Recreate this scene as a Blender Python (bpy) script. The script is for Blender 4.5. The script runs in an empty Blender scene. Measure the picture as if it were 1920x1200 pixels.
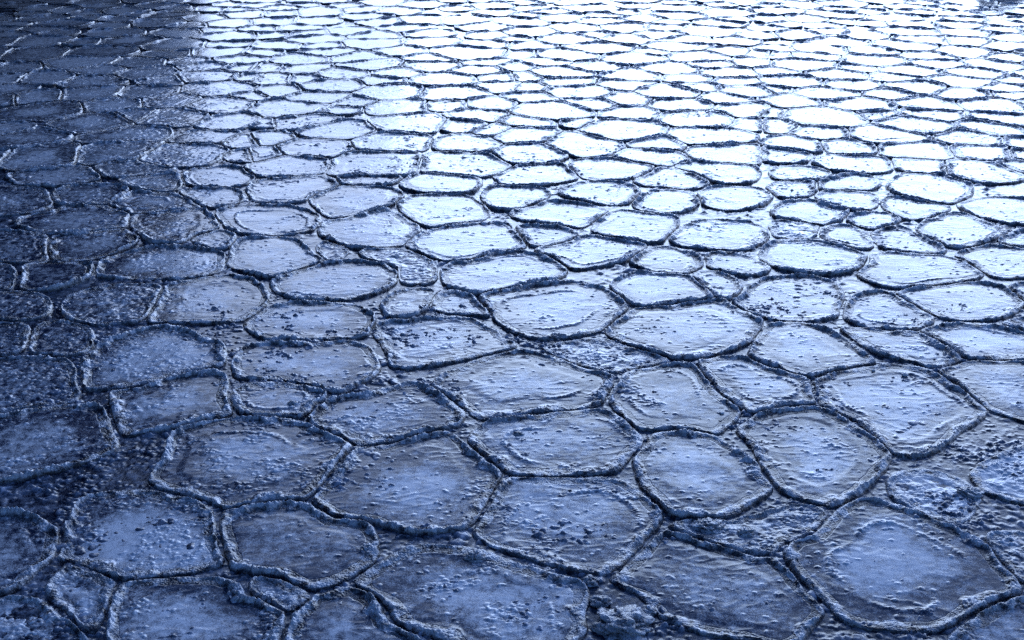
import bpy, math, random
import numpy as np
R = math.radians

# ---------------------------------------------------------------- camera, sky, sun, exposure
scene = bpy.context.scene
COL = scene.collection
CAM_H, PITCH, FPX = 4.0, R(25.5), 1980.0          # lens height over the ice (m), tilt below the horizon, focal length for a 1920 wide frame
cam_d = bpy.data.cameras.new("camera"); cam = bpy.data.objects.new("camera", cam_d); COL.objects.link(cam)
cam.location = (0, 0, CAM_H); cam.rotation_euler = (math.pi/2 - PITCH, 0, 0)
cam_d.sensor_width = 36; cam_d.lens = 36*FPX/1920; cam_d.clip_end = 3000
scene.camera = cam

SUN_EL, SUN_AZ = R(17.0), R(12.0)                  # azimuth measured to the right of straight ahead (+Y)
world = bpy.data.worlds.new("World"); scene.world = world; world.use_nodes = True
wt = world.node_tree; wt.nodes.clear()
def wn(t, **kw):
    n = wt.nodes.new(t)
    for k, v in kw.items(): setattr(n, k, v)
    return n
sky = wn("ShaderNodeTexSky", sky_type='NISHITA', sun_disc=False, sun_elevation=SUN_EL, sun_rotation=SUN_AZ,
         altitude=200.0, air_density=1.6, dust_density=0.4, ozone_density=5.0)
def wmath(op, *a, clamp=False):
    q = wn("ShaderNodeMath", operation=op, use_clamp=clamp)
    for i, v in enumerate(a):
        if isinstance(v, (int, float)): q.inputs[i].default_value = v
        else: wt.links.new(v, q.inputs[i])
    return q.outputs[0]
tint = wn("ShaderNodeMix", data_type='RGBA', blend_type='MULTIPLY'); tint.inputs[0].default_value = 1.0
tint.inputs[7].default_value = (0.36, 0.46, 0.72, 1)
# a bank of thin bright cloud low in the sky ahead, clear darker blue overhead and behind
wtc = wn("ShaderNodeTexCoord"); wsep = wn("ShaderNodeSeparateXYZ"); wt.links.new(wtc.outputs['Generated'], wsep.inputs[0])
wmp = wn("ShaderNodeMapping"); wmp.inputs['Scale'].default_value = (1.0, 1.0, 2.6); wt.links.new(wtc.outputs['Generated'], wmp.inputs[0])
wnz = wn("ShaderNodeTexNoise"); wnz.inputs['Scale'].default_value = 2.6; wnz.inputs['Detail'].default_value = 6; wt.links.new(wmp.outputs[0], wnz.inputs['Vector'])
el = wmath('ADD', wsep.outputs[2], wmath('MULTIPLY', wmath('SUBTRACT', wnz.outputs[0], .5), .22))
CLOUD_LO, CLOUD_HI, CLOUD_L = .38, .90, 1.6
cov = wmath('SUBTRACT', 1.0, wmath('DIVIDE', wmath('SUBTRACT', el, CLOUD_LO), CLOUD_HI-CLOUD_LO, clamp=True))
cov = wmath('POWER', cov, 1.7)
frt = wmath('DIVIDE', wmath('ADD', wsep.outputs[1], .15), .75, clamp=True)
cov = wmath('MULTIPLY', cov, frt)
cov = wmath('MULTIPLY', cov, wmath('DIVIDE', wmath('ADD', wsep.outputs[0], .80), .55, clamp=True))
ccol = wn("ShaderNodeMix", data_type='RGBA'); ccol.inputs[6].default_value = (.34*9, .54*9, 1.15*9, 1); ccol.inputs[7].default_value = (.585*CLOUD_L*9, .74*CLOUD_L*9, 1.10*CLOUD_L*9, 1)
wt.links.new(cov, ccol.inputs[0])
mixc = wn("ShaderNodeMix", data_type='RGBA'); wt.links.new(cov, mixc.inputs[0])
bg = wn("ShaderNodeBackground"); bg.inputs[1].default_value = 0.11
wo = wn("ShaderNodeOutputWorld")
wt.links.new(sky.outputs[0], tint.inputs[6]); wt.links.new(tint.outputs[2], mixc.inputs[6]); wt.links.new(ccol.outputs[2], mixc.inputs[7])
wt.links.new(mixc.outputs[2], bg.inputs[0]); wt.links.new(bg.outputs[0], wo.inputs[0])

sun_d = bpy.data.lights.new("sun", 'SUN'); sun_d.energy = 0.5; sun_d.angle = R(36); sun_d.color = (0.55, 0.72, 1.0)
sun = bpy.data.objects.new("sun", sun_d); COL.objects.link(sun)
sun.rotation_euler = (math.pi/2 - SUN_EL, 0, math.pi - SUN_AZ)
scene.cycles.use_denoising = False
scene.view_settings.view_transform = 'Standard'; scene.view_settings.look = 'None'
scene.view_settings.gamma = 1; scene.view_settings.exposure = 0.88

# ---------------------------------------------------------------- numpy noise
def _h(ix, iy, s):
    h = (ix.astype(np.int64)*374761393 + iy.astype(np.int64)*668265263 + s*974711) & 0xffffffff
    h = ((h ^ (h >> 13))*1274126177) & 0xffffffff
    h = ((h ^ (h >> 15))*2246822519) & 0xffffffff
    return ((h ^ (h >> 16)) & 0xffffff)/float(0xffffff)
def vn(x, y, s=0):
    "gradient noise, about -0.7..0.7"
    x0 = np.floor(x); y0 = np.floor(y); fx = x-x0; fy = y-y0
    u = fx*fx*fx*(fx*(fx*6-15)+10); v = fy*fy*fy*(fy*(fy*6-15)+10)
    def g(ax, ay):
        a = _h(x0+ax, y0+ay, s)*2*np.pi
        return np.cos(a)*(fx-ax) + np.sin(a)*(fy-ay)
    return (g(0,0)*(1-u)+g(1,0)*u)*(1-v) + (g(0,1)*(1-u)+g(1,1)*u)*v
def fbm(x, y, s=0, o=3):
    r = 0; a = 1.0
    for k in range(o):
        r = r + a*vn(x*2**k, y*2**k, s+k*7); a *= .5
    return r
def lumps(x, y, sc, s=0, dens=1.0):
    "rounded crumbs of size sc metres, 0..1"
    x = x/sc; y = y/sc
    x, y = x+.55*vn(x*.9, y*.9, s+11), y+.55*vn(x*.9+7, y*.9, s+12)
    x0 = np.floor(x); y0 = np.floor(y); best = np.zeros_like(x)
    for i in (-1, 0, 1):
        for j in (-1, 0, 1):
            cx = x0+i; cy = y0+j
            r = (.35+.45*_h(cx, cy, s+2))*(_h(cx, cy, s+3) < dens)
            dx = cx+.15+.7*_h(cx, cy, s)-x; dy = cy+.15+.7*_h(cx, cy, s+1)-y
            k = .6+.8*_h(cx, cy, s+4)
            q = r*r-(dx*dx*k+dy*dy/k)
            best = np.maximum(best, np.sqrt(np.maximum(q, 0))*(.45+.75*_h(cx, cy, s+5)))
    return best/.8
def sst(a, b, x):
    t = np.clip((x-a)/(b-a), 0, 1); return t*t*(3-2*t)

# ---------------------------------------------------------------- materials
def mat(name):
    m = bpy.data.materials.new(name); m.use_nodes = True; nt = m.node_tree; nt.nodes.clear()
    def n(t, **kw):
        q = nt.nodes.new(t)
        for k, v in kw.items(): setattr(q, k, v)
        return q
    o = n("ShaderNodeOutputMaterial"); b = n("ShaderNodeBsdfPrincipled"); nt.links.new(b.outputs[0], o.inputs[0])
    return m, nt, n, b
def ice_material(name, clear, frost, r_clear, r_frost, bump_mid, bump_fine, grain, crumb=0, mid_k=1.5):
    m, nt, n, b = mat(name); L = nt.links.new
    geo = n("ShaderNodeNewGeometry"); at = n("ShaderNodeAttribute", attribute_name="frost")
    def noise(sc, det=3, rough=.55):
        q = n("ShaderNodeTexNoise"); q.inputs['Scale'].default_value = sc; q.inputs['Detail'].default_value = det
        q.inputs['Roughness'].default_value = rough; L(geo.outputs['Position'], q.inputs['Vector']); return q
    def math_(op, a, c=None, cl=False):
        q = n("ShaderNodeMath", operation=op, use_clamp=cl)
        for i, v in enumerate((a, c)):
            if v is None: continue
            if isinstance(v, (int, float)): q.inputs[i].default_value = v
            else: L(v, q.inputs[i])
        return q.outputs[0]
    fine = noise(110, 5, .75); mid = noise(16, 4, .6); big = noise(3.1, 3, .5)
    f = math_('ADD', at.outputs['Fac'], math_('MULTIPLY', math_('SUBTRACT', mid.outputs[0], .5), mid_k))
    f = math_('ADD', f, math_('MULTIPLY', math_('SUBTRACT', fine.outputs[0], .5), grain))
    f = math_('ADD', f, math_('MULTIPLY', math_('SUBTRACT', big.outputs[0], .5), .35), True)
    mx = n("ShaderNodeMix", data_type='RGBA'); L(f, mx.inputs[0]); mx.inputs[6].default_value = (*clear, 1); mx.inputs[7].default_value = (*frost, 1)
    L(mx.outputs[2], b.inputs['Base Color'])
    mr = n("ShaderNodeMix", data_type='FLOAT'); L(f, mr.inputs[0]); mr.inputs[2].default_value = r_clear; mr.inputs[3].default_value = r_frost
    L(mr.outputs[0], b.inputs['Roughness']); b.inputs['IOR'].default_value = 1.33
    b.inputs['Coat Weight'].default_value = .7; b.inputs['Coat Roughness'].default_value = .06; b.inputs['Coat IOR'].default_value = 1.33
    bm = n("ShaderNodeBump"); bm.inputs['Strength'].default_value = 1.0; bm.inputs['Distance'].default_value = bump_mid
    L(mid.outputs[0], bm.inputs['Height'])
    bf = n("ShaderNodeBump"); bf.inputs['Strength'].default_value = 1.0; bf.inputs['Distance'].default_value = bump_fine
    L(fine.outputs[0], bf.inputs['Height']); L(bm.outputs[0], bf.inputs['Normal'])
    if crumb:
        vo = n("ShaderNodeTexVoronoi"); vo.inputs['Scale'].default_value = 75; L(geo.outputs['Position'], vo.inputs['Vector'])
        bv = n("ShaderNodeBump", invert=True); bv.inputs['Distance'].default_value = crumb; L(vo.outputs['Distance'], bv.inputs['Height'])
        L(bm.outputs[0], bv.inputs['Normal']); L(bv.outputs[0], bf.inputs['Normal'])
    L(bf.outputs[0], b.inputs['Normal'])
    L(bm.outputs[0], b.inputs['Coat Normal'])
    return m
M_PLATE = ice_material("pancake_plate_ice", (.010, .019, .052), (.62, .68, .78), .08, .26, .0010, .0011, 2.6, mid_k=2.1)
M_RIM = ice_material("rim_ice", (.006, .010, .024), (.60, .65, .74), .07, .20, .003, .0022, 2.0, .007)
M_SLUSH = ice_material("frozen_slush", (.005, .010, .028), (.36, .43, .58), .07, .24, .0022, .0010, 1.6)

# ---------------------------------------------------------------- picture geometry -> ground (metres)
cp, sp = math.cos(PITCH), math.sin(PITCH)
def ground(px, py):
    x = (np.asarray(px, float)-960)/FPX; y = -(np.asarray(py, float)-600)/FPX
    dz = y*cp-sp; t = -CAM_H/dz
    return np.stack([x*t, (cp+y*sp)*t], -1)
def picture(P):
    X, Y = P[..., 0], P[..., 1]; dep = Y*cp+CAM_H*sp; up = Y*sp-CAM_H*cp
    return 960+FPX*X/dep, 600-FPX*up/dep

# every nearer pancake: kind (p = plate with a rim, s = crumbly slush floe), label, outline
TRACED = []
def T(kind, label, s):
    v = [float(q) for q in s.replace(',', ' ').split()]
    TRACED.append((kind, label, np.array(v).reshape(-1, 2)))
T('p', "large pancake with a bright frosted heart and thick rim, in the lower right corner", "1470,1022 1522,1012 1560,975 1595,950 1615,942 1665,950 1705,962 1790,1000 1850,1030 1878,1065 1915,1105 1875,1122 1830,1145 1762,1177 1665,1175 1600,1167 1560,1137 1527,1112 1497,1082 1485,1055")
T('p', "dark smooth pancake left of the frosted one in the lower right corner", "1142,1094 1180,1052 1210,1028 1230,1007 1260,1004 1335,1027 1410,1050 1445,1050 1472,1070 1500,1100 1527,1128 1540,1145 1515,1170 1490,1200 1475,1215 1435,1200 1360,1187 1285,1172 1247,1155 1222,1125 1190,1103")
T('p', "six-sided blue pancake with a thick pale rim, low in the middle of the picture", "892,1000 895,985 912,958 932,930 950,905 962,897 1010,900 1135,900 1160,905 1185,920 1230,950 1236,968 1225,985 1195,1032 1167,1060 1140,1075 1085,1067 1035,1057 997,1040 955,1033 925,1020")
T('p', "broad pancake with pale heart and dark lower edge, left of the six-sided blue one", "590,937 612,915 640,880 667,842 730,842 792,822 842,812 870,840 905,865 935,882 925,912 912,940 893,982 855,992 780,997 730,985 692,970 635,972 610,958")
T('p', "smooth pancake directly above the six-sided blue one, double rim along its top", "880,822 915,795 960,785 1020,778 1080,773 1145,775 1165,790 1190,818 1208,832 1185,850 1160,868 1152,882 1110,888 1040,892 980,890 955,885 930,870 905,850")
T('p', "rounded pancake with a pale middle and pointed right tip, upper right of the six-sided one", "1195,865 1200,850 1222,825 1235,817 1285,812 1335,820 1372,845 1405,865 1422,895 1447,912 1425,928 1372,962 1335,967 1260,965 1235,945 1215,920 1205,900")
T('p', "dark pancake with a frosted oval heart, right of the one with the pointed tip", "1385,812 1410,790 1440,776 1465,766 1522,763 1552,775 1602,797 1627,822 1665,855 1655,872 1635,897 1610,920 1570,948 1535,941 1490,928 1455,912 1435,870 1415,835")
T('p', "largest pancake at right, kite shaped and widest in its row, pointed at its lower end", "1522,712 1540,705 1590,692 1640,687 1715,690 1740,697 1802,735 1845,762 1835,785 1790,807 1777,825 1735,852 1677,857 1657,825 1627,805 1600,785 1552,765 1530,750")
T('p', "pancake cut by the right edge of the picture, right of the largest kite shaped one", "1760,700 1827,680 1915,682 1960,690 1960,798 1915,786 1845,763 1815,735 1777,710")
T('p', "dark six-sided pancake with a pale crumb arc, right of the crumbly seam at picture centre", "1160,725 1180,698 1210,695 1260,685 1295,685 1322,715 1342,740 1380,762 1385,775 1360,795 1340,812 1310,805 1260,802 1200,805 1180,790 1145,750")
T('p', "smooth grey-blue pancake right of the dark six-sided one, narrowing to the left", "1310,680 1350,672 1400,675 1440,692 1485,703 1520,715 1528,745 1525,757 1480,762 1440,768 1410,772 1392,770 1370,750 1345,725 1325,700")
T('p', "pancake pointed at its bottom, above and left of the largest kite shaped one", "1405,670 1418,650 1428,625 1445,610 1500,608 1538,617 1567,630 1600,655 1643,682 1600,688 1560,698 1520,710 1478,697 1440,685")
T('p', "long smooth pancake with a crumbly lower edge, directly above the largest kite shaped one", "1575,617 1640,620 1690,625 1727,627 1765,647 1802,672 1777,682 1745,690 1710,677 1660,667 1635,657 1600,632")
T('p', "bright pancake at the right edge, halfway down, with a straight lower side", "1725,620 1765,612 1840,607 1915,625 1960,640 1960,675 1900,672 1820,672 1800,668 1780,650 1750,635")
T('p', "large oval pancake with a double lower rim, right of centre, halfway down", "1180,580 1225,575 1285,570 1335,565 1360,567 1410,587 1425,605 1420,625 1402,642 1335,665 1280,674 1235,665 1185,647 1147,632 1140,620 1150,600")
T('p', "large round pancake with an inner ring at its left, at the centre of the picture", "902,556 930,550 960,545 1000,537 1047,530 1110,535 1147,547 1172,570 1180,580 1155,605 1122,620 1060,632 1010,635 972,625 955,617 930,597 905,570")
T('p', "pale even pancake left of the central round one, with a curled rim on its left", "700,625 705,612 725,605 760,600 850,595 880,600 917,615 942,637 965,650 955,657 892,667 855,675 780,690 732,687 732,662 720,642")
T('p', "broad pale pancake under the central round one, with a rough right end", "812,725 830,707 880,682 955,662 980,660 1035,675 1097,695 1130,702 1150,715 1135,740 1117,760 1060,770 960,780 942,781 900,784 880,767 850,742")
T('p', "long oval pancake with a pointed lower tip, left of the curled rim", "440,690 448,662 470,648 505,643 580,642 630,640 680,645 697,665 710,697 667,722 625,740 605,725 567,715 517,710 480,708 452,712")
T('p', "six-sided pancake scattered with crumbs on its left half, lower middle left", "575,785 592,762 620,750 680,745 730,732 775,720 800,732 842,760 870,775 850,802 805,807 742,822 675,832 650,820 610,805")
T('p', "small dark pancake with a crumb heap, tucked under the long oval one", "440,750 445,728 480,720 530,723 580,730 610,742 600,757 585,775 568,782 540,778 500,780 465,775 445,765")
T('p', "large pancake strewn with dark crumbs, lower left, above the two bottom left ones", "285,900 300,880 318,850 325,822 345,808 375,800 432,787 480,790 530,790 562,797 587,812 635,825 655,837 640,850 625,875 610,895 590,920 572,935 505,938 480,946 435,952 387,935 312,915")
T('p', "smooth dark pancake with a frayed right end, lower left of centre", "420,965 450,958 480,952 530,948 590,955 630,980 690,990 700,1015 700,1045 665,1072 655,1077 620,1092 587,1102 530,1082 480,1070 442,1065 433,1045 425,1012")
T('p', "pancake with a crumb ring and thick lumpy right rim, lower left", "118,1022 125,1000 145,962 162,937 200,927 262,922 325,932 387,947 392,987 405,1032 422,1057 375,1065 300,1080 245,1085 212,1080 150,1055 120,1045")
T('p', "frosted pancake cut by the bottom edge, second from the left corner", "217,1105 250,1092 325,1090 425,1095 445,1110 462,1125 480,1128 517,1142 540,1167 525,1197 500,1240 230,1240 212,1180 215,1140")
T('p', "smooth pancake at the bottom edge between two thick dark rims, left of centre", "530,1205 545,1165 567,1137 605,1120 665,1107 700,1125 717,1150 730,1172 760,1190 800,1215 830,1240 540,1240")
T('p', "wide rough pancake at the bottom edge with a broken crumb patch at upper right", "675,1107 672,1087 705,1070 750,1040 792,1027 867,1032 917,1043 960,1062 1010,1075 1090,1097 1095,1125 1082,1150 1090,1175 1080,1200 1050,1240 880,1240 855,1195 780,1180 742,1167 730,1137 700,1112")
T('p', "pancake only partly in view at the bottom right corner", "1790,1190 1840,1152 1877,1132 1960,1120 1960,1230 1770,1230")
T('s', "bright crumbly patch of broken ice at the right edge, three quarters down", "1825,885 1870,862 1920,835 1960,830 1960,945 1915,940 1870,928 1838,915")
T('s', "dark lumpy slush floe touching the right edge above the corner pancake", "1852,1012 1890,1000 1960,1010 1960,1100 1918,1095 1888,1062")
T('s', "whitish cracked slush floe above the frosted pancake in the lower right corner", "1668,905 1700,885 1760,888 1810,905 1835,930 1815,960 1790,985 1720,955 1680,935")
T('s', "low slush floe with crumb mounds between the pointed-tip pancake and the corner pancakes", "1255,985 1300,975 1400,978 1480,945 1535,955 1550,968 1518,1000 1458,1025 1440,1035 1400,1032 1330,1012 1268,992")
T('p', "pancake with a short thick left rim, left of the small crumb heap pancake", "210,740 225,735 275,732 325,710 405,697 425,717 412,745 428,765 430,780 375,787 325,802 250,813 235,815 222,778")
T('p', "pointed oval frosted pancake with a double left rim, left side, halfway down", "152,715 165,665 200,645 260,622 320,612 350,625 390,640 415,650 418,680 400,690 340,702 270,718 200,728 160,728")
T('s', "dark floe cut by the left edge beside the double rim", "-60,680 60,672 120,675 140,700 146,742 130,755 70,758 0,773 -60,780")
T('p', "frosted pancake at the left edge beside two short lumpy ridges", "-60,792 0,787 60,772 120,764 185,764 195,790 203,818 218,838 200,850 130,875 50,895 0,903 -60,908")
T('p', "dark speckled pancake at the left edge, left of the one with a crumb ring", "-60,960 40,965 105,1000 105,1030 60,1070 45,1090 0,1115 -60,1120")
T('s', "rough dark slush floe below the crumb ring pancake, lower left", "122,1064 150,1067 212,1090 208,1110 195,1150 170,1190 130,1150 90,1110")
T('s', "rough slush floe in the bottom left corner", "-60,1132 60,1122 120,1160 160,1200 160,1240 -60,1240")
T('s', "small wedge of dark slush between the three lower left pancakes", "480,1085 520,1092 560,1110 578,1125 545,1148 510,1130 472,1116")
T('s', "small crumbly dark floe near the left edge, halfway down", "70,612 110,603 160,612 173,638 163,660 120,667 65,662 60,640")
T('s', "dark floe cut by the left edge beside the small crumbly one", "-60,602 48,607 50,635 40,662 -60,668")
T('s', "slush floe full of crumbs below the large oval pancake right of centre", "1010,652 1060,642 1130,638 1185,655 1270,680 1180,688 1150,698 1100,685")
T('p', None, "320,532 412,517 462,522 495,540 500,560 480,590 455,600 400,605 330,605 275,605 290,590 300,560")
T('s', None, "120,570 140,550 220,535 300,535 295,560 275,590 255,605 180,608 130,600")
T('s', None, "-60,548 60,550 85,560 95,580 70,600 -60,598")
T('p', None, "182,520 190,495 205,485 250,472 290,462 350,465 400,472 418,475 415,500 408,512 340,525 280,522 225,522")
T('p', None, "45,500 90,493 175,497 165,522 130,535 80,547 40,540 50,520")
T('s', None, "-60,495 20,495 25,525 18,545 -60,545")
T('p', None, "95,446 140,440 210,428 235,432 255,450 250,460 200,480 150,490 98,487 93,465")
T('s', None, "-60,432 50,437 88,445 85,470 92,490 20,492 -60,488")
T('p', None, "100,400 115,388 160,385 205,388 240,402 238,418 225,428 160,436 100,440 40,425 25,415 60,402")
T('p', None, "245,410 255,402 300,400 370,393 385,398 408,420 400,432 355,445 340,457 285,458 265,440 250,425")
T('p', None, "360,452 378,440 415,432 440,442 432,460 420,468 390,466")
T('p', None, "205,385 235,368 260,360 320,362 370,385 375,390 320,398 270,402 235,398")
T('p', None, "97,362 130,350 190,345 225,350 240,358 215,380 170,384 115,385 100,375")
T('s', None, "-60,345 40,350 85,357 100,385 70,398 0,405 -60,405")
T('p', None, "10,330 40,322 90,313 160,310 190,335 170,340 110,350 60,350 30,345")
T('p', None, "172,305 220,300 280,302 330,318 320,325 240,333 195,334")
T('p', None, "220,337 270,330 330,325 340,345 330,358 290,360 245,352")
T('p', None, "345,325 370,318 430,312 465,318 478,335 450,350 400,352 355,350")
T('p', None, "337,360 365,355 440,355 460,368 450,380 400,390 385,388 355,375")
T('p', None, "465,355 480,340 530,330 600,328 625,340 632,350 610,358 580,372 555,380 500,382 470,375")
T('p', None, "405,398 430,388 480,386 550,388 590,402 600,412 585,432 540,440 480,442 440,435 415,415")
T('p', None, "580,375 600,362 640,350 700,350 745,358 755,370 730,385 700,395 650,405 615,408 600,395")
T('p', None, "600,440 605,420 650,412 700,395 730,393 745,405 790,430 770,445 755,460 700,465 660,466 620,450")
T('p', None, "640,325 700,322 760,330 735,345 700,350 650,348 635,340")
T('p', None, "750,345 775,328 810,320 870,325 905,340 885,362 830,365 790,360 760,355")
T('p', None, "745,385 770,370 820,366 880,368 905,385 915,405 900,415 850,420 810,428 790,420 760,400")
T('p', None, "760,460 790,440 820,432 900,420 940,420 965,430 985,455 975,470 920,475 890,488 850,493 820,485 785,472")
T('p', None, "430,490 440,460 465,447 540,447 565,460 590,480 605,488 580,500 540,515 510,523 470,512 430,500")
T('s', None, "605,455 620,455 650,468 640,485 612,488 595,465")
T('s', None, "670,470 750,467 780,478 812,495 818,525 790,535 745,530 750,510 735,495 690,490")
T('p', None, "515,525 560,505 600,497 660,492 720,498 745,510 735,535 700,550 650,562 600,565 560,562 525,550 512,538")
T('p', None, "830,505 850,495 880,493 920,480 960,473 1005,480 1050,490 1060,508 1045,525 990,535 930,545 900,552 870,548 835,535")
T('p', None, "715,575 740,550 780,540 810,545 815,560 795,580 770,597 730,597")
T('p', None, "815,555 840,548 870,553 900,570 925,595 890,590 830,585 810,575")
T('p', None, "460,610 480,590 520,572 600,567 660,572 695,590 700,605 690,630 640,635 580,640 520,640 485,630")
T('p', None, "925,330 960,312 1010,308 1050,308 1060,315 1085,335 1050,342 1000,350 960,350 940,345")
T('p', None, "1065,305 1100,298 1180,297 1235,308 1225,320 1190,335 1140,338 1090,335")
T('p', None, "1195,335 1230,315 1250,312 1290,322 1335,345 1300,355 1230,350 1190,345")
T('p', None, "1255,310 1290,302 1340,298 1400,305 1425,320 1415,342 1350,347 1320,335 1290,322")
T('p', None, "905,365 920,352 960,350 1020,355 1030,365 1010,380 960,395 930,392 910,382")
T('p', None, "1050,358 1070,345 1120,340 1180,345 1200,360 1185,380 1150,385 1100,378 1055,368")
T('p', None, "1190,378 1200,365 1240,355 1300,362 1310,380 1290,395 1250,402 1210,398 1190,388")
T('p', None, "1310,365 1330,352 1420,352 1450,365 1430,385 1380,395 1340,392 1315,380")
T('p', None, "955,400 990,390 1035,375 1080,383 1140,392 1125,405 1100,420 1085,428 1040,420 970,412")
T('p', None, "1110,435 1125,415 1150,395 1200,400 1265,405 1270,420 1250,440 1240,455 1190,452 1140,445")
T('p', None, "965,425 1000,425 1065,430 1085,440 1060,455 1020,462 990,460 975,445")
T('p', None, "1255,450 1275,430 1300,418 1340,412 1400,415 1440,430 1435,450 1405,468 1350,468 1310,465 1270,458")
T('p', None, "1000,468 1040,462 1085,448 1110,440 1160,452 1215,460 1195,475 1170,490 1100,503 1075,505 1040,490")
T('p', None, "1180,495 1200,478 1225,465 1260,465 1300,478 1320,490 1300,505 1280,513 1230,508")
T('p', None, "1145,540 1160,525 1200,512 1270,518 1300,525 1335,555 1330,562 1280,570 1220,578 1185,575 1170,560")
T('p', None, "1325,480 1350,475 1390,480 1435,495 1440,510 1400,518 1360,510 1330,500")
T('p', None, "1300,515 1340,508 1380,525 1390,545 1375,560 1345,558 1320,540")
T('p', None, "1370,570 1400,545 1430,525 1470,518 1530,520 1570,535 1580,560 1572,585 1560,598 1500,600 1440,597 1395,585")
T('p', None, "1430,470 1450,455 1500,450 1560,460 1625,480 1625,495 1600,507 1550,515 1500,512 1450,500 1430,488")
T('s', None, "1445,420 1470,412 1530,422 1540,430 1520,445 1480,448 1450,442")
T('p', None, "1535,428 1580,422 1620,435 1640,455 1625,468 1590,462 1550,450 1540,440")
T('p', None, "1630,445 1650,430 1690,425 1720,440 1770,465 1765,475 1720,478 1680,472 1645,460")
T('p', None, "1585,408 1620,400 1665,400 1690,412 1670,422 1635,430 1600,420")
T('p', None, "1445,400 1465,380 1510,376 1560,385 1590,395 1580,412 1540,422 1500,415 1460,410")
T('p', None, "1440,345 1480,340 1525,340 1535,355 1510,370 1470,372 1445,362")
T('p', None, "1530,368 1540,360 1600,357 1640,365 1645,385 1625,393 1580,393 1545,380")
T('p', None, "1530,348 1550,335 1600,328 1640,335 1650,348 1625,358 1570,358 1535,357")
T('p', None, "1445,320 1480,312 1530,315 1560,328 1540,338 1490,340 1450,335")
T('p', None, "1650,378 1670,370 1700,372 1770,385 1780,392 1760,405 1720,412 1690,410 1665,395")
T('p', None, "1665,345 1690,328 1730,323 1780,330 1820,345 1820,365 1790,380 1750,382 1700,370 1670,358")
T('p', None, "1520,300 1560,290 1640,292 1680,305 1670,322 1620,326 1570,322 1530,310")
T('p', None, "1720,428 1740,412 1780,400 1820,405 1860,425 1890,435 1860,448 1820,460 1790,465 1760,455 1730,440")
T('p', None, "1795,385 1820,375 1870,370 1960,375 1960,420 1900,422 1860,412 1820,400")
T('p', None, "1610,515 1625,500 1635,480 1680,474 1760,480 1800,490 1845,515 1820,525 1750,535 1690,540 1650,535 1625,525")
T('p', None, "1790,478 1830,468 1870,462 1960,470 1960,515 1910,520 1870,522 1845,510 1820,492")
T('p', None, "1870,455 1890,440 1960,430 1960,468 1910,465")
T('p', None, "1582,580 1590,565 1620,553 1660,548 1700,565 1740,590 1745,605 1720,615 1670,620 1620,612 1590,600")
T('p', None, "1680,550 1740,540 1830,530 1880,540 1910,560 1915,575 1880,595 1830,600 1780,600 1740,585 1700,565")
T('p', None, "1890,535 1960,530 1960,570 1920,565")
T('p', None, "1880,605 1960,595 1960,625 1900,615")
# farther pancakes: centre and width as seen in the photo, one tuple list per 480 px column (4x coordinates)
SEEDS = []
def S(x0, s):
    for q in s.split():
        a = [float(k) for k in q.split(',')]; SEEDS.append((x0+a[0]/4, a[1]/4, a[2]/4))
S(0, "1730,275,400 1700,335,330 1650,390,400 1800,450,350 1840,510,260 1550,500,320 1550,580,420 1900,590,260 1640,665,500 1290,755,400 1650,790,480 1880,720,300 1300,880,460 1780,920,450 930,1020,500 1560,1040,400 1820,1060,300 1400,1150,560 850,1130,560 1850,1170,250 700,920,520 330,840,520 850,790,380 700,700,400 700,610,380 250,730,350 1100,690,400 20,600,350 330,590,400 330,1170,560 200,1040,480 60,960,280 750,530,350 1080,550,380 1260,410,300 740,390,420 1340,340,400 250,400,450 950,310,400 600,470,450 1050,470,350 1230,610,300 1000,870,300 20,750,300")
S(480, "140,165,300 450,160,290 950,165,300 1250,155,350 320,215,300 700,235,280 400,250,280 880,270,330 1300,255,300 1750,270,270 450,295,380 100,265,250 520,345,320 170,345,330 850,325,420 1330,315,330 1720,340,380 40,395,260 550,390,350 1080,385,300 1600,400,560 1340,440,360 340,450,400 760,435,380 1720,465,320 60,510,260 380,515,350 850,490,450 1320,495,400 1660,530,350 650,550,400 1050,545,370 110,595,330 930,605,300 1420,600,440 1830,585,300 580,645,450 150,690,330 1010,690,480 1480,695,450 1850,650,350 450,735,450 740,770,300 250,815,560 1050,805,400 1450,795,280 1760,790,380 640,830,220 360,905,430 40,930,150 1160,925,500 1670,865,400 1570,945,330 600,980,480 1820,985,350 80,1040,300 1000,1070,500 1600,1080,420 430,1110,500 40,1160,300 900,1225,600 1550,1225,560 250,1240,480")
S(960, "130,345,330 430,300,400 650,360,500 850,300,350 1130,265,330 1480,235,420 1300,300,350 1680,310,280 1830,265,280 1240,350,420 1050,395,280 1400,425,430 900,435,480 420,415,500 60,410,260 300,460,400 1620,390,280 1760,470,280 1890,410,220 20,500,260 600,505,450 1180,515,420 1500,480,350 1620,545,400 400,545,480 90,580,260 880,570,440 1320,590,320 1690,610,320 430,615,380 840,630,380 1370,650,300 100,660,300 500,690,480 1170,690,450 1780,685,400 140,730,340 840,745,360 580,780,420 1270,790,430 1600,740,350 300,835,600 880,850,380 1780,830,480 1400,890,550 120,910,400 480,925,150 830,980,620 1800,930,330 60,1010,480 540,1080,540 1100,1080,420 1480,1030,600 120,1150,450 1600,1140,560 1050,1170,420")
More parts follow.
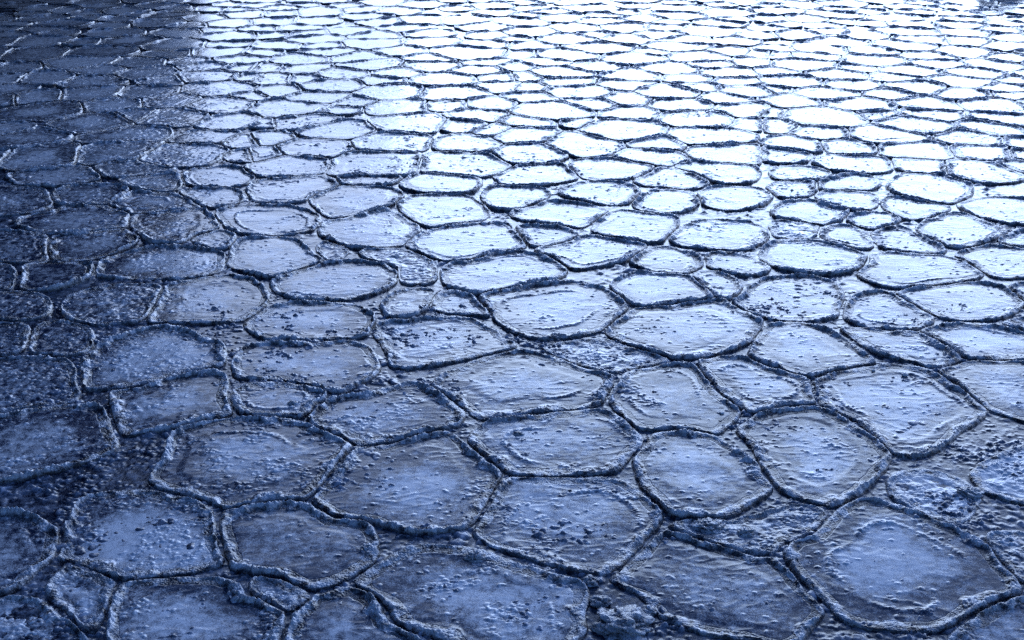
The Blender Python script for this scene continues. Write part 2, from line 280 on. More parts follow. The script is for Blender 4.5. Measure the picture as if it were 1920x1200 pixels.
S(1440, "220,265,300 730,265,280 1050,240,400 1480,245,340 1150,295,380 530,320,350 1480,310,300 1820,280,250 1800,350,300 60,365,240 400,370,400 60,415,220 780,385,380 1050,350,420 1440,390,360 350,425,330 800,455,430 1200,420,350 1780,440,300 1270,480,400 1700,490,380 280,490,450 660,515,280 1060,530,440 1550,550,420 60,545,280 530,560,430 960,585,380 1870,600,250 170,610,430 640,640,400 1120,655,460 1450,610,450 1730,665,300 40,675,220 440,705,430 930,705,380 1450,710,430 1830,720,260 150,760,400 680,780,450 1180,780,420 1680,790,480 400,880,600 850,870,280 1230,865,380 1740,900,400 20,850,180 60,940,350 1120,940,560 1650,960,450 390,990,420 900,1020,560 1500,1030,480 1880,1070,220 190,1085,360 600,1100,350 1100,1120,520 1600,1145,450 1890,1170,220 1160,1245,340 1580,1280,480 1880,1245,260")

W0 = .2*CAM_H                                     # a typical pancake is about 0.95 m across
# ---------------------------------------------------------------- outlines on the ground
def chaikin(P, k=2):
    for _ in range(k):
        Q = np.roll(P, -1, 0); P = np.stack([.78*P+.22*Q, .22*P+.78*Q], 1).reshape(-1, 2)
    return P
def centroid(P):
    x, y = P[:, 0], P[:, 1]; x1, y1 = np.roll(x, -1), np.roll(y, -1); c = x*y1-x1*y; a = c.sum()/2
    return np.array([((x+x1)*c).sum(), ((y+y1)*c).sum()])/(6*a), abs(a)
NA = 180
ANG = np.arange(NA)*2*np.pi/NA
DIR = np.stack([np.cos(ANG), np.sin(ANG)], -1)
def radial(P):
    c, area = centroid(P); A = P-c; B = np.roll(A, -1, 0); E = B-A
    # ray t*d = A + u*E
    den = DIR[:, None, 0]*E[None, :, 1]-DIR[:, None, 1]*E[None, :, 0]
    den = np.where(abs(den) < 1e-9, 1e-9, den)
    t = (A[None, :, 0]*E[None, :, 1]-A[None, :, 1]*E[None, :, 0])/den
    u = (A[None, :, 0]*DIR[:, None, 1]-A[None, :, 1]*DIR[:, None, 0])/den
    ok = (u >= -1e-6) & (u <= 1+1e-6) & (t > 0)
    r = np.where(ok, t, 0).max(1)
    r[r <= 0] = np.median(r[r > 0])
    return c, r, area
class Floe: pass
floes = []
for kind, label, P in TRACED:
    f = Floe(); f.kind = kind; f.label = label; f.traced = True
    f.c, f.r, f.area = radial(chaikin(ground(P[:, 0], P[:, 1]))); floes.append(f)
def r_at(f, V):
    a = (np.arctan2(V[..., 1], V[..., 0]) % (2*np.pi))/(2*np.pi)*NA
    i = np.floor(a).astype(int) % NA; w = a-np.floor(a)
    return f.r[i]*(1-w)+f.r[(i+1) % NA]*w
rng = random.Random(11)
seeds = []                                        # x, y, radius
for x, y, w in SEEDS:
    g = ground(x, y); dep = g[1]*cp+CAM_H*sp
    seeds.append([g[0], g[1], .5*w*dep/FPX])
tr_c = np.array([f.c for f in floes]); tr_r = np.array([f.r.mean() for f in floes])
def inside_traced(p, m=.12):
    d = np.hypot(*(tr_c-p).T)
    for j in np.nonzero(d < 1.6)[0]:
        f = floes[j]
        if d[j] < r_at(f, (np.array(p)-f.c)[None])[0]+m: return True
    return False
seeds = [s for s in seeds if not inside_traced(s[:2], .08)]
def fill(n, xlo, xhi, ylo, yhi, k=1.0):
    arr = np.array(seeds)
    pts = list(map(tuple, arr))
    cell = {}
    def key(x, y): return (int(x//1.0), int(y//1.0))
    for s in pts: cell.setdefault(key(s[0], s[1]), []).append(s)
    for _ in range(n):
        x = rng.uniform(xlo, xhi); y = rng.uniform(ylo, yhi); r = rng.choice([.30, .38, .44, .47, .5])*k
        ok = True; kx, ky = key(x, y)
        for i in (-1, 0, 1):
            for j in (-1, 0, 1):
                for s in cell.get((kx+i, ky+j), ()):
                    if math.hypot(x-s[0], y-s[1]) < (r+s[2])*.86: ok = False; break
                if not ok: break
            if not ok: break
        if ok:
            qx, qy = picture(np.array([x, y])); ok = not (-170 < qx < 2110 and 300 < qy < 1330)
        if ok and not inside_traced((x, y), r*.75):
            s = (x, y, r); pts.append(s); cell.setdefault((kx, ky), []).append(s); seeds.append(list(s))
fill(30000, -22, 20, 3.0, 44)
SA = np.array(seeds)
for k, s in enumerate(seeds):
    c = np.array(s[:2]); r = s[2]
    a = np.linspace(0, 2*np.pi, 17)[:-1]; R0 = max(r*1.35, .3)
    P = c+np.stack([np.cos(a)*R0*1.05, np.sin(a)*R0], -1)
    d2 = np.hypot(SA[:, 0]-c[0], SA[:, 1]-c[1]); near = np.nonzero((d2 < 2.6) & (d2 > 1e-6))[0]
    for j in near:
        q = SA[j, :2]; dd = d2[j]; t = (dd*dd+r*r-SA[j, 2]**2)/(2*dd); t = min(max(t, .25*dd), .75*dd)
        nrm = (q-c)/dd
        sd = (P-c)@nrm-t
        if (sd > 0).any():
            out = []
            for i in range(len(P)):
                A, B = P[i], P[(i+1) % len(P)]; sa, sb = sd[i], sd[(i+1) % len(P)]
                if sa <= 0: out.append(A)
                if sa*sb < 0: out.append(A+(B-A)*sa/(sa-sb))
            P = np.array(out)
            if len(P) < 3: break
    if len(P) < 3: continue
    f = Floe(); f.kind = 'p'; f.label = None; f.traced = False
    # uneven corners so that no two outlines are alike
    f.c, f.r, f.area = radial(chaikin(P, 2))
    if f.area < .06: continue
    floes.append(f)
CC = np.array([f.c for f in floes]); RM = np.array([f.r.max() for f in floes])
# neighbours grow or shrink until only a narrow crack parts them
steps = np.arange(-.22, .075, .01)
new = []
for i, f in enumerate(floes):
    GROW = .05 if f.traced else .03
    GAP = .014
    d = np.hypot(*(CC-f.c).T); nb = [j for j in np.nonzero(d < f.r.max()+RM+.15)[0] if j != i]
    t = f.r[:, None]+steps[None]
    t = np.maximum(t, .05)
    Pt = f.c+DIR[:, None, :]*t[..., None]
    dn = np.full(t.shape, 9.)
    for j in nb:
        g = floes[j]; V = Pt-g.c
        dn = np.minimum(dn, np.hypot(V[..., 0], V[..., 1])-r_at(g, V))
    own = steps[None]+0*t
    ok = (own+GAP < dn) & (own < GROW)
    # longest run from the inside
    bad = ~ok; first = np.where(bad.any(1), bad.argmax(1), len(steps))
    rr = f.r+steps[np.clip(first-1, 0, len(steps)-1)]
    rr = np.maximum(rr, .05)
    for _ in range(3): rr = .25*np.roll(rr, 1)+.5*rr+.25*np.roll(rr, -1)
    new.append(rr)
for f, rr in zip(floes, new): f.r = rr

# ---------------------------------------------------------------- mesh helpers
def make_mesh(name, V, F4, F3, frost, material):
    me = bpy.data.meshes.new(name)
    nv = len(V); n4 = len(F4); n3 = len(F3)
    me.vertices.add(nv); me.vertices.foreach_set("co", np.ascontiguousarray(V, dtype=np.float32).ravel())
    loops = np.concatenate([np.asarray(F4, np.int32).ravel(), np.asarray(F3, np.int32).ravel()])
    starts = np.concatenate([np.arange(n4)*4, n4*4+np.arange(n3)*3]).astype(np.int32)
    me.loops.add(len(loops)); me.loops.foreach_set("vertex_index", loops.astype(np.int32))
    me.polygons.add(n4+n3); me.polygons.foreach_set("loop_start", starts)
    me.update(calc_edges=True)
    me.polygons.foreach_set("use_smooth", np.ones(n4+n3, bool))
    if frost is not None:
        a = me.attributes.new("frost", 'FLOAT', 'POINT'); a.data.foreach_set("value", np.ascontiguousarray(frost, dtype=np.float32))
    me.materials.append(material); me.update()
    return me
def link(name, me, parent=None):
    o = bpy.data.objects.new(name, me); COL.objects.link(o)
    if parent is not None: o.parent = parent
    return o
def tag(o, label=None, cat=None, group=None, kind=None):
    if label: o["label"] = label
    if cat: o["category"] = cat
    if group: o["group"] = group
    if kind: o["kind"] = kind

# ---------------------------------------------------------------- one pancake
def pancake(f, idx, simple):
    """simple: a coarse far one. Returns the rim (rings that follow the outline) and the plate (an even grid) as (V, quads, tris, frost)"""
    dist = math.hypot(f.c[1], CAM_H)
    s = max(.0046, .0009*dist) if not simple else max(.03, .0024*dist)
    per = (np.hypot(*np.diff(f.c+DIR*f.r[:, None], axis=0).T)).sum()
    n = int(np.clip(per/(s*1.1), 40, 700))
    a = np.arange(n)*2*np.pi/n; D = np.stack([np.cos(a), np.sin(a)], -1)
    r = r_at(f, D)
    B = f.c+D*r[:, None]
    r = r+.010*fbm(B[:, 0]*9, B[:, 1]*9, 5, 3)+.006*vn(B[:, 0]*28, B[:, 1]*28, 9)
    B = f.c+D*r[:, None]
    tang = np.roll(B, -1, 0)-np.roll(B, 1, 0); tang /= np.hypot(*tang.T)[:, None]+1e-9
    cosn = np.clip(abs(D[:, 0]*tang[:, 1]-D[:, 1]*tang[:, 0]), .45, 1)
    kk = max(int(n*.03), 2)
    for _ in range(3): cosn = sum(np.roll(cosn, q) for q in range(-kk, kk+1))/(2*kk+1)
    rs = random.Random(idx*131+7)
    slush = f.kind == 's'
    wrim = (.047 if not slush else .038)*rs.uniform(.85, 1.2)
    ds = s*.9 if not simple else .018
    dmax = wrim*1.5
    rim_d = np.concatenate([[-.007, -.004], np.arange(0, dmax+ds, ds)]); dmax = rim_d[-1]
    rmin = np.minimum(dmax/cosn, r*.6)/dmax
    def surface(X, Y, dd):
        tall = np.clip(.75+2.0*fbm(X*2.3, Y*2.3, 31, 3), .0, 1.45)*f.rimk
        w = wrim*np.clip(.95+1.7*fbm(X*6, Y*6, 57, 2), .45, 1.75)
        u = np.clip(dd/w, 0, 1)
        rope = np.sin(np.pi*u)**.9
        near_rim = 1-sst(w*.8, w*1.7, dd)
        if simple:
            z = .005+tall*.026*rope+.005*near_rim*fbm(X*14, Y*14, 3, 2)+.003*fbm(X*3, Y*3, 4, 2)
            crumbs = 0*z
        else:
            env = near_rim*sst(-.1, .45, u)
            L1 = lumps(X, Y, .026, 100); L2 = lumps(X+.013, Y, .014, 200)
            L0 = lumps(X, Y, .055, 150, .6)
            z = .005+(.2+.9*tall)*.013*rope+env*(.006*L0+.010*L1+.008*L2)*(.25+.75*tall)
            rr2 = f.ring+.035*fbm(X*3.2+idx, Y*3.2, 8, 2)+f.ox*(X-f.c[0])*.6+f.oy*(Y-f.c[1])*.6
            band = np.exp(-((dd-rr2)/.018)**2)*sst(-.05, .25, fbm(X*2.1+idx*3.1, Y*2.1, 12, 2)+f.ringk)*(dd > w)
            cl = sst(.16, .45, fbm(X*2.6, Y*3.4+idx*5, 66, 3)+f.crumb)*sst(-.25, .2, fbm(X*11, Y*15, 68, 2))
            mask = np.clip(band*1.1+cl*.9+(.6 if slush else 0)*sst(-.2, .3, fbm(X*5, Y*5, 71, 2)), 0, 1)
            C1 = lumps(X, Y*1.6, .026, 300, .5); C2 = lumps(X, Y*1.5, .013, 400, .55); C0 = lumps(X, Y*1.3, .022, 500, .022)
            crumbs = mask*(.009*C1+.007*C2)+.008*C0*sst(w*1.2, w*2.2, dd)
            z = z+crumbs*(1-.6*near_rim)+.004*band*(1-near_rim)
            step = sst(rr2-.03, rr2+.03, dd)
            z = z+.003*step*f.step+.004*fbm(X*2.6, Y*3.4, 90, 2)+.0008*fbm(X*15, Y*28, 95, 2)+.0016*np.clip(1-3.2*abs(vn(X*5+.6*idx, Y*13, 97)), 0, 1)**2*sst(-.1, .3, fbm(X*2, Y*2.6, 98, 2))
            if slush: z = z*.9+.010*fbm(X*9, Y*9, 44, 3)-.003
        z = np.where(dd < -.001, np.where(dd < -.0055, -.05, -.010), z)
        z = z+f.z0+(X-f.c[0])*f.tx+(Y-f.c[1])*f.ty
        # frost: how white and opaque the ice itself is
        dh = dd+f.ox*(X-f.c[0])+f.oy*(Y-f.c[1])+.09*fbm(X*3.2, Y*3.2, 23, 4)
        heart = sst(f.ring-.07, f.ring+.24, dh)
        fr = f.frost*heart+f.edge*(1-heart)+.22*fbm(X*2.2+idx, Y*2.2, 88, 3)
        fr = np.where(near_rim > .5, (.42+1.1*fbm(X*14, Y*14, 77, 3))*sst(-.005, .010, dd), fr)   # clear wet ice along the waterline, also painting the shade of the cracks
        if not simple: fr = fr+.45*np.clip(crumbs/.007, 0, 1)
        if slush: fr = fr*(.55+.5*f.frost)+.03
        return z, np.clip(fr, 0, 1)
    # the rim
    rad = np.array([r-rmin*d for d in rim_d]+[r-rmin*(dmax+1.6*s)])
    dd = np.concatenate([np.repeat(rim_d[:, None], n, 1), np.full((1, n), dmax+1.6*s)])
    X = (f.c[0]+D[None, :, 0]*rad).ravel(); Y = (f.c[1]+D[None, :, 1]*rad).ravel()
    z, fr = surface(X, Y, dd.ravel()); z[-n:] -= .004
    fr = np.clip(fr+.38*sst(.016, .036, z), 0, 1)         # hoar frost on the crests
    nr = rad.shape[0]; V1 = np.stack([X-f.c[0], Y-f.c[1], z], -1)
    i = np.arange(0, nr-1)[:, None]*n; j = np.arange(n)[None]; j2 = (j+1) % n
    Q1 = np.stack([i+j, i+j2, i+n+j2, i+n+j], -1).reshape(-1, 4)
    # the plate
    rk = r-rmin*dmax; R1 = rk.max()+2*s; m = int(2*R1/s)+2
    gx, gy = np.meshgrid((np.arange(m)-m/2+.5)*s, (np.arange(m)-m/2+.5)*s); gx = gx.ravel(); gy = gy.ravel()
    rho = np.hypot(gx, gy); ia = (np.arctan2(gy, gx) % (2*np.pi))/(2*np.pi)*n; i0 = np.floor(ia).astype(int) % n; wt_ = ia-np.floor(ia)
    lerp = lambda A: A[i0]*(1-wt_)+A[(i0+1) % n]*wt_
    rkk = lerp(rk); out = rho-rkk
    near_k = np.clip(1-rho/rkk, 0, 1)
    rsm = rk.copy(); ks = max(int(n*.03), 1)
    for _ in range(3): rsm = sum(np.roll(rsm, q) for q in range(-ks, ks+1))/(2*ks+1)
    rss = lerp(rsm); bl = sst(0, .15, near_k); dpl = dmax+((rkk*(1-bl)+rss*bl)-rho)*lerp(cosn)
    keep = out < 1.05*s
    cell = (np.arange(m-1)[:, None]*m+np.arange(m-1)[None]).ravel()
    Q2 = np.stack([cell, cell+1, cell+m+1, cell+m], -1); Q2 = Q2[keep[Q2].all(1)]
    used = np.zeros(len(gx), bool); used[Q2.ravel()] = True; idm = np.cumsum(used)-1; Q2 = idm[Q2]
    gx, gy, dpl, out = gx[used], gy[used], dpl[used], out[used]
    z, fr2 = surface(gx+f.c[0], gy+f.c[1], np.maximum(dpl, .0001)); z = z-.006*np.clip(out/s+.2, 0, 1)
    V2 = np.stack([gx, gy, z], -1)
    return (V1, Q1, fr), (V2, Q2, fr2)

prng = random.Random(5)
bright_mid = {0: .95, 2: .72, 3: .9, 6: .8, 5: .8}
for i, f in enumerate(floes):
    mean = f.r.mean()
    f.ring = mean*prng.choice([.14, .2, .26, .32, .4]); f.ringk = prng.uniform(-.6, .14); f.ox = prng.uniform(-.3, .3); f.oy = prng.uniform(-.3, .3); f.crumb = prng.uniform(-.22, .08)
    f.step = prng.choice([-1, -1, .6, 1, 0]); f.frost = prng.uniform(.38, .78); f.edge = prng.uniform(.02, .35)
    f.z0 = prng.uniform(-.004, .006); f.tx = prng.uniform(-.006, .006); f.ty = prng.uniform(-.006, .006)
    f.rimk = prng.uniform(.8, 1.15)
    if f.kind == 's': f.rimk *= .55; f.crumb += .3
    _x, _y = picture(f.c)
    if _y > 560 and _x > 330 and f.kind == 'p':                   # the nearer pans: cloudy white heart, clear dark margin
        f.frost = prng.uniform(.58, .92); f.edge = prng.uniform(-.05, .14); f.ring = mean*prng.uniform(.22, .38)
        f.crumb -= .10
    if _x < 420 and _y < 330: f.crumb += .35; f.frost = prng.uniform(.5, 1.05); f.edge = prng.uniform(.2, .6)
    elif _x < 330: f.crumb += .25; f.rimk *= 1.3; f.frost *= 1.15; f.edge *= .6
    if _x < 130 and 380 < _y < 800: f.frost *= .35; f.edge = 0; f.crumb += .1; f.rimk *= 1.15                  # rougher, more broken ice; frost cut to paint in the dark reflection at left
if len(TRACED) > 30:
    for k, v in bright_mid.items(): floes[k].frost = v
    floes[0].ring = .2; floes[0].edge = .08; floes[0].ringk = -.05; floes[2].edge = .2; floes[5].edge = .15; floes[21].crumb = .25; floes[19].crumb = .12; floes[20].crumb = .15
    floes[26].crumb = .05; floes[22].frost = .35; floes[9].frost = .4; floes[1].frost = .42; floes[30].frost = 1.0; floes[28].frost = 1.1; floes[28].edge = .7; floes[30].edge = .6

px, py = picture(CC)
infr = (px > -75) & (px < 1995) & (py > -2) & (py < 1290)
order = sorted(np.nonzero(infr)[0], key=lambda i: -py[i])
single = set(order[:298])
parts_ok = set(order[:170])
labels = set()
ONES = "zero one two three four five six seven eight nine ten eleven twelve thirteen fourteen fifteen sixteen seventeen eighteen nineteen".split()
TENS = "- - twenty thirty forty fifty sixty seventy eighty ninety".split()
def say(v):
    h = round(v*2)/2; n_ = int(h); w = "a hundred" if n_ >= 100 else ONES[n_] if n_ < 20 else TENS[n_//10]+("-"+ONES[n_ % 10] if n_ % 10 else "")
    return w+(" and a half" if h != n_ else "")
def auto_label(f, x, y):
    wpx = (f.r[0]+f.r[NA//2])*FPX/(f.c[1]*cp+CAM_H*sp)
    typ = 95+.19*y
    size = "small" if wpx < .68*typ else "wide" if wpx > 1.18*typ else "medium-sized"
    dark = x < 390-.28*y
    tone = ("shaded dark blue" if dark else "bright white" if y < 330 else "pale blue" if y < 640 else "blue")
    what = "ice pancake" if f.kind == 'p' else "crumbly slush floe"
    ax = min(max(x/19.2, 0), 100); ay = min(max(y/12, 0), 100)
    for fx_, fy_ in ((round, round), (float, round), (round, float), (float, float)):
        s = f"{size} {tone} {what}, {say(fx_(ax))} percent across, {say(fy_(ay))} percent down"
        if s not in labels and len(s.split()) <= 16: break
    labels.add(s); return s
far = [[], [], [], []]; nfar = 0; fmi = []; ftri = []
for i, f in enumerate(floes):
    if i in single:
        simple = i not in parts_ok
        (V1, Q1, f1), (V2, Q2, f2) = pancake(f, i, False)
        if f.label: lab = f.label; labels.add(lab)
        else: lab = auto_label(f, px[i], py[i])
        grp = "ice pancakes packed together on the frozen water"; cat = "ice pancake"
        no3 = np.zeros((0, 3), int)
        if simple:
            me = make_mesh("ice_pancake", np.concatenate([V1, V2]), np.concatenate([Q1, Q2+len(V1)]), no3, np.concatenate([f1, f2]), M_PLATE)
            me.materials.append(M_RIM)
            mi = np.zeros(len(Q1)+len(Q2), np.int32); mi[:len(Q1)] = 1; me.polygons.foreach_set("material_index", mi)
            o = link("ice_pancake", me); o.location = (*f.c, 0); tag(o, lab, cat, grp)
        else:
            root = bpy.data.objects.new("ice_pancake", None); COL.objects.link(root); root.location = (*f.c, 0); root.empty_display_size = .1
            tag(root, lab, cat, grp)
            link("raised_rim", make_mesh("raised_rim", V1, Q1, no3, f1, M_RIM), root)
            link("ice_plate", make_mesh("ice_plate", V2, Q2, no3, f2, M_PLATE), root)
    elif f.c[1] > 2.5:
        for q, (V, Q, fr) in enumerate(pancake(f, i, True)):
            far[0].append(V+np.array([*f.c, 0])); far[1].append(Q+nfar); far[3].append(fr); fmi.append(np.full(len(Q), 1-q, np.int32)); nfar += len(V)
fmi = np.concatenate(fmi)
me = make_mesh("distant_ice_pancakes", np.concatenate(far[0]), np.concatenate(far[1]), np.zeros((0, 3), int), np.concatenate(far[3]), M_PLATE)
me.materials.append(M_RIM); me.polygons.foreach_set("material_index", fmi)
o = link("distant_ice_pancakes", me)
tag(o, "far field of countless bright ice pancakes running out of the top of the picture", "ice pancakes", None, "stuff")
print("floes", len(floes), "in frame", int(infr.sum()), "far verts", nfar)

# ---------------------------------------------------------------- the frozen slush and water between them
VV, FF, FR = [], [], []; off = 0
def sheet(x0, x1, y0, y1, s, zoff, rough=True):
    global off
    nx = int((x1-x0)/s)+1; ny = int((y1-y0)/s)+1
    gx, gy = np.meshgrid(np.linspace(x0, x1, nx), np.linspace(y0, y1, ny)); X = gx.ravel(); Y = gy.ravel()
    if rough:
        m = sst(-.02, .3, fbm(X*1.9, Y*2.3, 401, 3))*sst(-.25, .2, fbm(X*10, Y*13, 404, 2)); m2 = sst(.05, .4, fbm(X*1.3, Y*1.5, 411, 3))
        c = (.018*lumps(X, Y*1.5, .034, 600, .6)+.013*lumps(X, Y*1.5, .018, 700, .6))*m+.016*lumps(X, Y, .06, 800, .35)*m2+.007*lumps(X, Y, .022, 900, .15)
        z = zoff+c+.003*fbm(X*3, Y*4, 420, 2); fr = .10+.45*np.clip(c/.018, 0, 1)+.2*fbm(X*3, Y*3, 431, 3)
    else:
        z = np.full_like(X, zoff); fr = np.full_like(X, .2)
    VV.append(np.stack([X, Y, z], -1)); FR.append(np.clip(fr, 0, 1))
    i = (np.arange(ny-1)[:, None]*nx+np.arange(nx-1)[None]).ravel()
    FF.append(np.stack([i, i+1, i+nx+1, i+nx], -1)+off); off += len(X)
sheet(-4.6, 4.6, 3.6, 9.0, .0085, -.007)
sheet(-8.5, 8.5, 9.0, 16.0, .021, -.007)
sheet(-17, 17, 16.0, 30.0, .055, -.009)
sheet(-420, 420, -60, 900, 60, -.045, False)
me = make_mesh("frozen_water", np.concatenate(VV), np.concatenate(FF), np.zeros((0, 3), int), np.concatenate(FR), M_SLUSH)
o = link("frozen_water", me); tag(o, "dark glossy frozen slush between the ice pancakes", "water", None, "structure")

# ---------------------------------------------------------------- loose lumps of ice
def blob(name, c, size, seed, material, rough=.35, sub=3, squash=.55, frost=.5):
    import bmesh
    bm = bmesh.new(); bmesh.ops.create_icosphere(bm, subdivisions=sub, radius=1.0)
    P = np.array([v.co[:] for v in bm.verts])
    n = fbm(P[:, 0]*1.6+seed, P[:, 1]*1.6+P[:, 2]*2.1, seed, 4)+.5*vn(P[:, 0]*5+P[:, 2]*4, P[:, 1]*5, seed+3)+.45*(lumps(P[:, 0]+P[:, 2]*.5, P[:, 1]+P[:, 2]*.7, .5, seed)-.4)
    if sub > 3: n = n+.35*(lumps(P[:, 0]+P[:, 2]*.3, P[:, 1]+P[:, 2]*.4, .24, seed+9)-.3)
    P = P*(1+rough*n)[:, None]*np.array([size, size*.8, size*squash])
    F = np.array([[v.index for v in fc.verts] for fc in bm.faces]); bm.free()
    me = make_mesh(name, P, np.zeros((0, 4), int), F, np.clip(frost+.5*n, 0, 1), material)
    o = link(name, me); o.location = c; return o
chunks = [(1127, 1130, .060, "knobbly ice lump lying in the slush left of the dark smooth pancake"),
          (1108, 1092, .050, "flattened ice lump just right of the upper corner of the wide bottom pancake"),
          (1220, 1147, .038, "small ice lump wedged against the lower left rim of the dark smooth pancake"),
          (972, 815, .035, "pale ice lump frozen to the left end of the pancake above the six-sided one"),
          (1170, 1172, .150, "big crumbly mound of ice at the bottom edge right of the wide pancake"),
          (1330, 987, .085, "crumbly ice mound under the pancake with the pointed tip"),
          (1398, 1000, .050, "second smaller mound right of the crumbly one under the pointed tip"),
          (550, 758, .040, "ice lump in the heap on the small dark pancake"),
          (893, 1046, .060, "flat ring-like ice lump on the rim above the wide bottom pancake"),
          (1820, 925, .075, "white broken ice lump at the right edge beside the crumbly patch"),
          (690, 1030, .045, "ice lump at the frayed end of the smooth dark pancake")]
for q, (x, y, sz, lab) in enumerate(chunks):
    g = ground(x, y); o = blob("ice_lump", (g[0], g[1], .006), sz, 20+q*3, M_RIM, .4, 5 if sz > .07 else 4, .38 if sz > .07 else .55, .45)
    tag(o, lab, "ice lump", "loose lumps of ice")
shards = [(1696, 705, .028, "tiny white ice shard on the top edge of the largest kite shaped pancake"),
          (1637, 697, .018, "smaller white shard left of the tiny one on the kite shaped pancake"),
          (1353, 777, .020, "white ice chip near the lower right edge of the dark six-sided pancake"),
          (978, 769, .016, "white chip on the double rim above the smooth pancake")]
for q, (x, y, sz, lab) in enumerate(shards):
    g = ground(x, y); o = blob("ice_chip", (g[0], g[1], .012), sz, 90+q*3, M_RIM, .6, 2, .5, 1.0)
    tag(o, lab, "ice chip", "white chips of ice")

# ---------------------------------------------------------------- rock in the far right corner
m, nt, n, b = mat("wet_rock"); tc = n("ShaderNodeTexCoord"); nz = n("ShaderNodeTexNoise"); nz.inputs['Scale'].default_value = 7; nz.inputs['Detail'].default_value = 6
cr = n("ShaderNodeValToRGB"); cr.color_ramp.elements[0].color = (.010, .010, .014, 1); cr.color_ramp.elements[1].color = (.07, .055, .06, 1)
nt.links.new(tc.outputs['Object'], nz.inputs['Vector']); nt.links.new(nz.outputs[0], cr.inputs[0]); nt.links.new(cr.outputs[0], b.inputs['Base Color'])
b.inputs['Roughness'].default_value = .6
bmp = n("ShaderNodeBump"); bmp.inputs['Distance'].default_value = .03; nt.links.new(nz.outputs[0], bmp.inputs['Height']); nt.links.new(bmp.outputs[0], b.inputs['Normal'])
M_ROCK = m
g = ground(1880, -14)
o = blob("boulder", (g[0], g[1], .06), .52, 7, M_ROCK, .4, 4, .8); tag(o, "dark wet boulder standing out of the ice in the upper right corner", "rock")

# ---------------------------------------------------------------- wooded bank beyond the left edge (seen as the dark reflection at upper left)
m, nt, n, b = mat("bank_earth"); nz = n("ShaderNodeTexNoise"); nz.inputs['Scale'].default_value = .9; nz.inputs['Detail'].default_value = 7
cr = n("ShaderNodeValToRGB"); cr.color_ramp.elements[0].color = (.012, .014, .012, 1); cr.color_ramp.elements[1].color = (.06, .055, .05, 1)
geo = n("ShaderNodeNewGeometry"); nt.links.new(geo.outputs['Position'], nz.inputs['Vector']); nt.links.new(nz.outputs[0], cr.inputs[0]); nt.links.new(cr.outputs[0], b.inputs['Base Color'])
b.inputs['Roughness'].default_value = .9; M_BANK = m
m, nt, n, b = mat("conifer_foliage"); b.inputs['Base Color'].default_value = (.012, .022, .016, 1); b.inputs['Roughness'].default_value = .8; M_TREE = m
def shore(t):                                     # t 0..1 along the bank from far right to near left
    az = -(17.3+102*t)
    d = float(np.interp(-az, [16, 30, 36, 50, 90, 120], [36, 33, 22, 13, 10, 10])); az = R(az)
    return np.array([math.sin(az)*d, math.cos(az)*d]), az
def bank_top(t): return float(np.interp(17.8+102*t, [17.8, 18, 22, 28, 35, 120], [.6, 2.2, 4.5, 7, 8, 8]))
ts = np.linspace(0, 1, 90); us = np.linspace(0, 1, 26)
V = []
for t in ts:
    s_, az = shore(t); o_ = np.array([math.sin(az), math.cos(az)])
    for u in us:
        p = s_+o_*u*38
        V.append([p[0], p[1], 0])
V = np.array(V); U = np.tile(us, len(ts)); Tt = np.repeat(ts, len(us))
V[:, 2] = -.3+np.array([bank_top(t) for t in Tt])*U**.6+1.6*fbm(V[:, 0]*.15, V[:, 1]*.15, 3, 4)*sst(0, .2, U)*sst(0, .1, Tt)
nu = len(us); i = (np.arange(len(ts)-1)[:, None]*nu+np.arange(nu-1)[None]).ravel()
me = make_mesh("river_bank", V, np.stack([i, i+nu, i+nu+1, i+1], -1), np.zeros((0, 3), int), None, M_BANK)
o = link("river_bank", me); tag(o, "dark wooded bank left of the ice", "bank", None, "structure")
tv, tf = [], []; trng = random.Random(3)
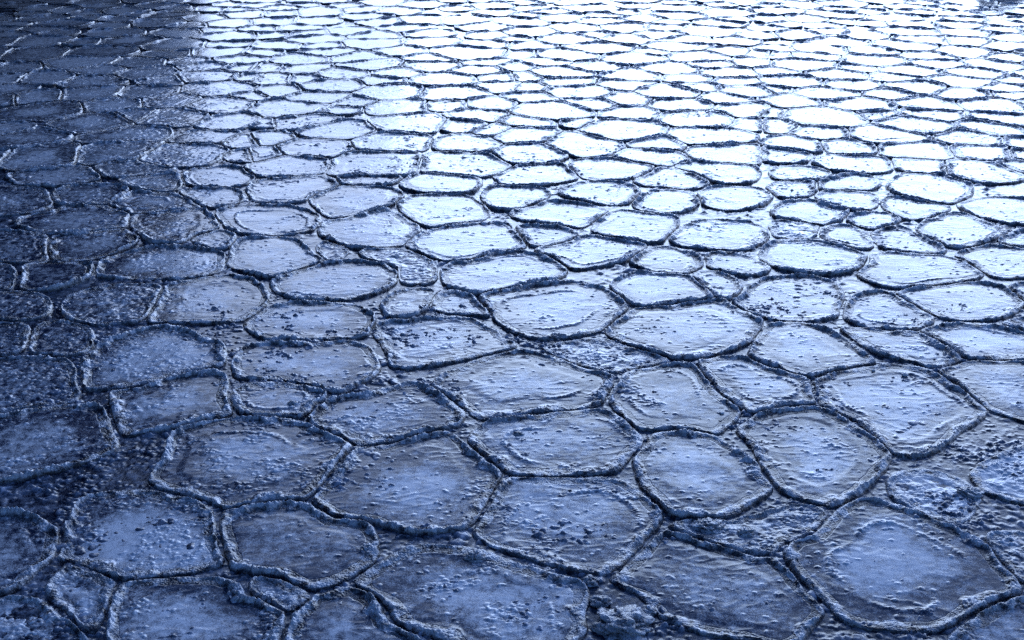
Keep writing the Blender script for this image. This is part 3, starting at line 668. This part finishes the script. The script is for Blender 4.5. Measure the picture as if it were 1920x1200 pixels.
def conifer(x, y, z, h):
    k0 = len(tv); nn = 6
    for q in range(nn):                            # trunk
        a = q*2*math.pi/nn; tv.append((x+.18*math.cos(a), y+.18*math.sin(a), z-.5))
    tv.append((x, y, z+h*.96))
    for q in range(nn): tf.append((k0+q, k0+(q+1) % nn, k0+nn))
    lay = int(h*1.7)
    for l in range(lay):
        u = l/lay; zz = z+h*(.08+.9*u); rr = (h*.21)*(1-u)**.85+.15; nb = int(9+9*(1-u)); a0 = trng.random()*6
        for q in range(nb):
            a = a0+q*2*math.pi/nb+trng.uniform(-.15, .15); r_ = rr*trng.uniform(.6, 1.15); wd = .55*r_*3.2/nb+.12; dr = r_*trng.uniform(.2, .45)
            ca, sa = math.cos(a), math.sin(a); k1 = len(tv)
            tv.extend([(x+ca*.05, y+sa*.05, zz+.25), (x+ca*r_*.6-sa*wd, y+sa*r_*.6+ca*wd, zz-dr*.5), (x+ca*r_, y+sa*r_, zz-dr), (x+ca*r_*.6+sa*wd, y+sa*r_*.6-ca*wd, zz-dr*.5)])
            tf.extend([(k1, k1+1, k1+2), (k1, k1+2, k1+3)])
for q in range(420):
    t = trng.uniform(.0, 1)**1.4; u = trng.uniform(.02, .6)**1.3
    s_, az = shore(t); p = s_+np.array([math.sin(az), math.cos(az)])*u*38
    el = float(np.interp(-math.degrees(az), [17, 19.4, 23, 28, 34, 120], [9, 21, 31, 42, 50, 50])); gz = bank_top(t)*u**.6-.3
    h = min(max(math.tan(R(el))*np.hypot(*p)*trng.uniform(.75, 1.05)-gz, 4), 30)
    nv_, nf_ = len(tv), len(tf)
    conifer(p[0], p[1], gz, h)
    A = np.array(tv[nv_:]); dep = A[:, 1]*cp-(A[:, 2]-CAM_H)*sp; up = A[:, 1]*sp+(A[:, 2]-CAM_H)*cp
    ok_ = dep > .2; dep = np.maximum(dep, .2)
    if (ok_ & (960+FPX*A[:, 0]/dep > -130) & (600-FPX*up/dep > -60) & (600-FPX*up/dep < 1400)).any():   # would hang over the ice in front of the lens
        del tv[nv_:]; del tf[nf_:]
me = make_mesh("bank_woodland", np.array(tv), np.zeros((0, 4), int), np.array(tf), None, M_TREE)
o = link("bank_woodland", me); tag(o, "dense dark conifer wood on the bank", "woodland", None, "stuff")
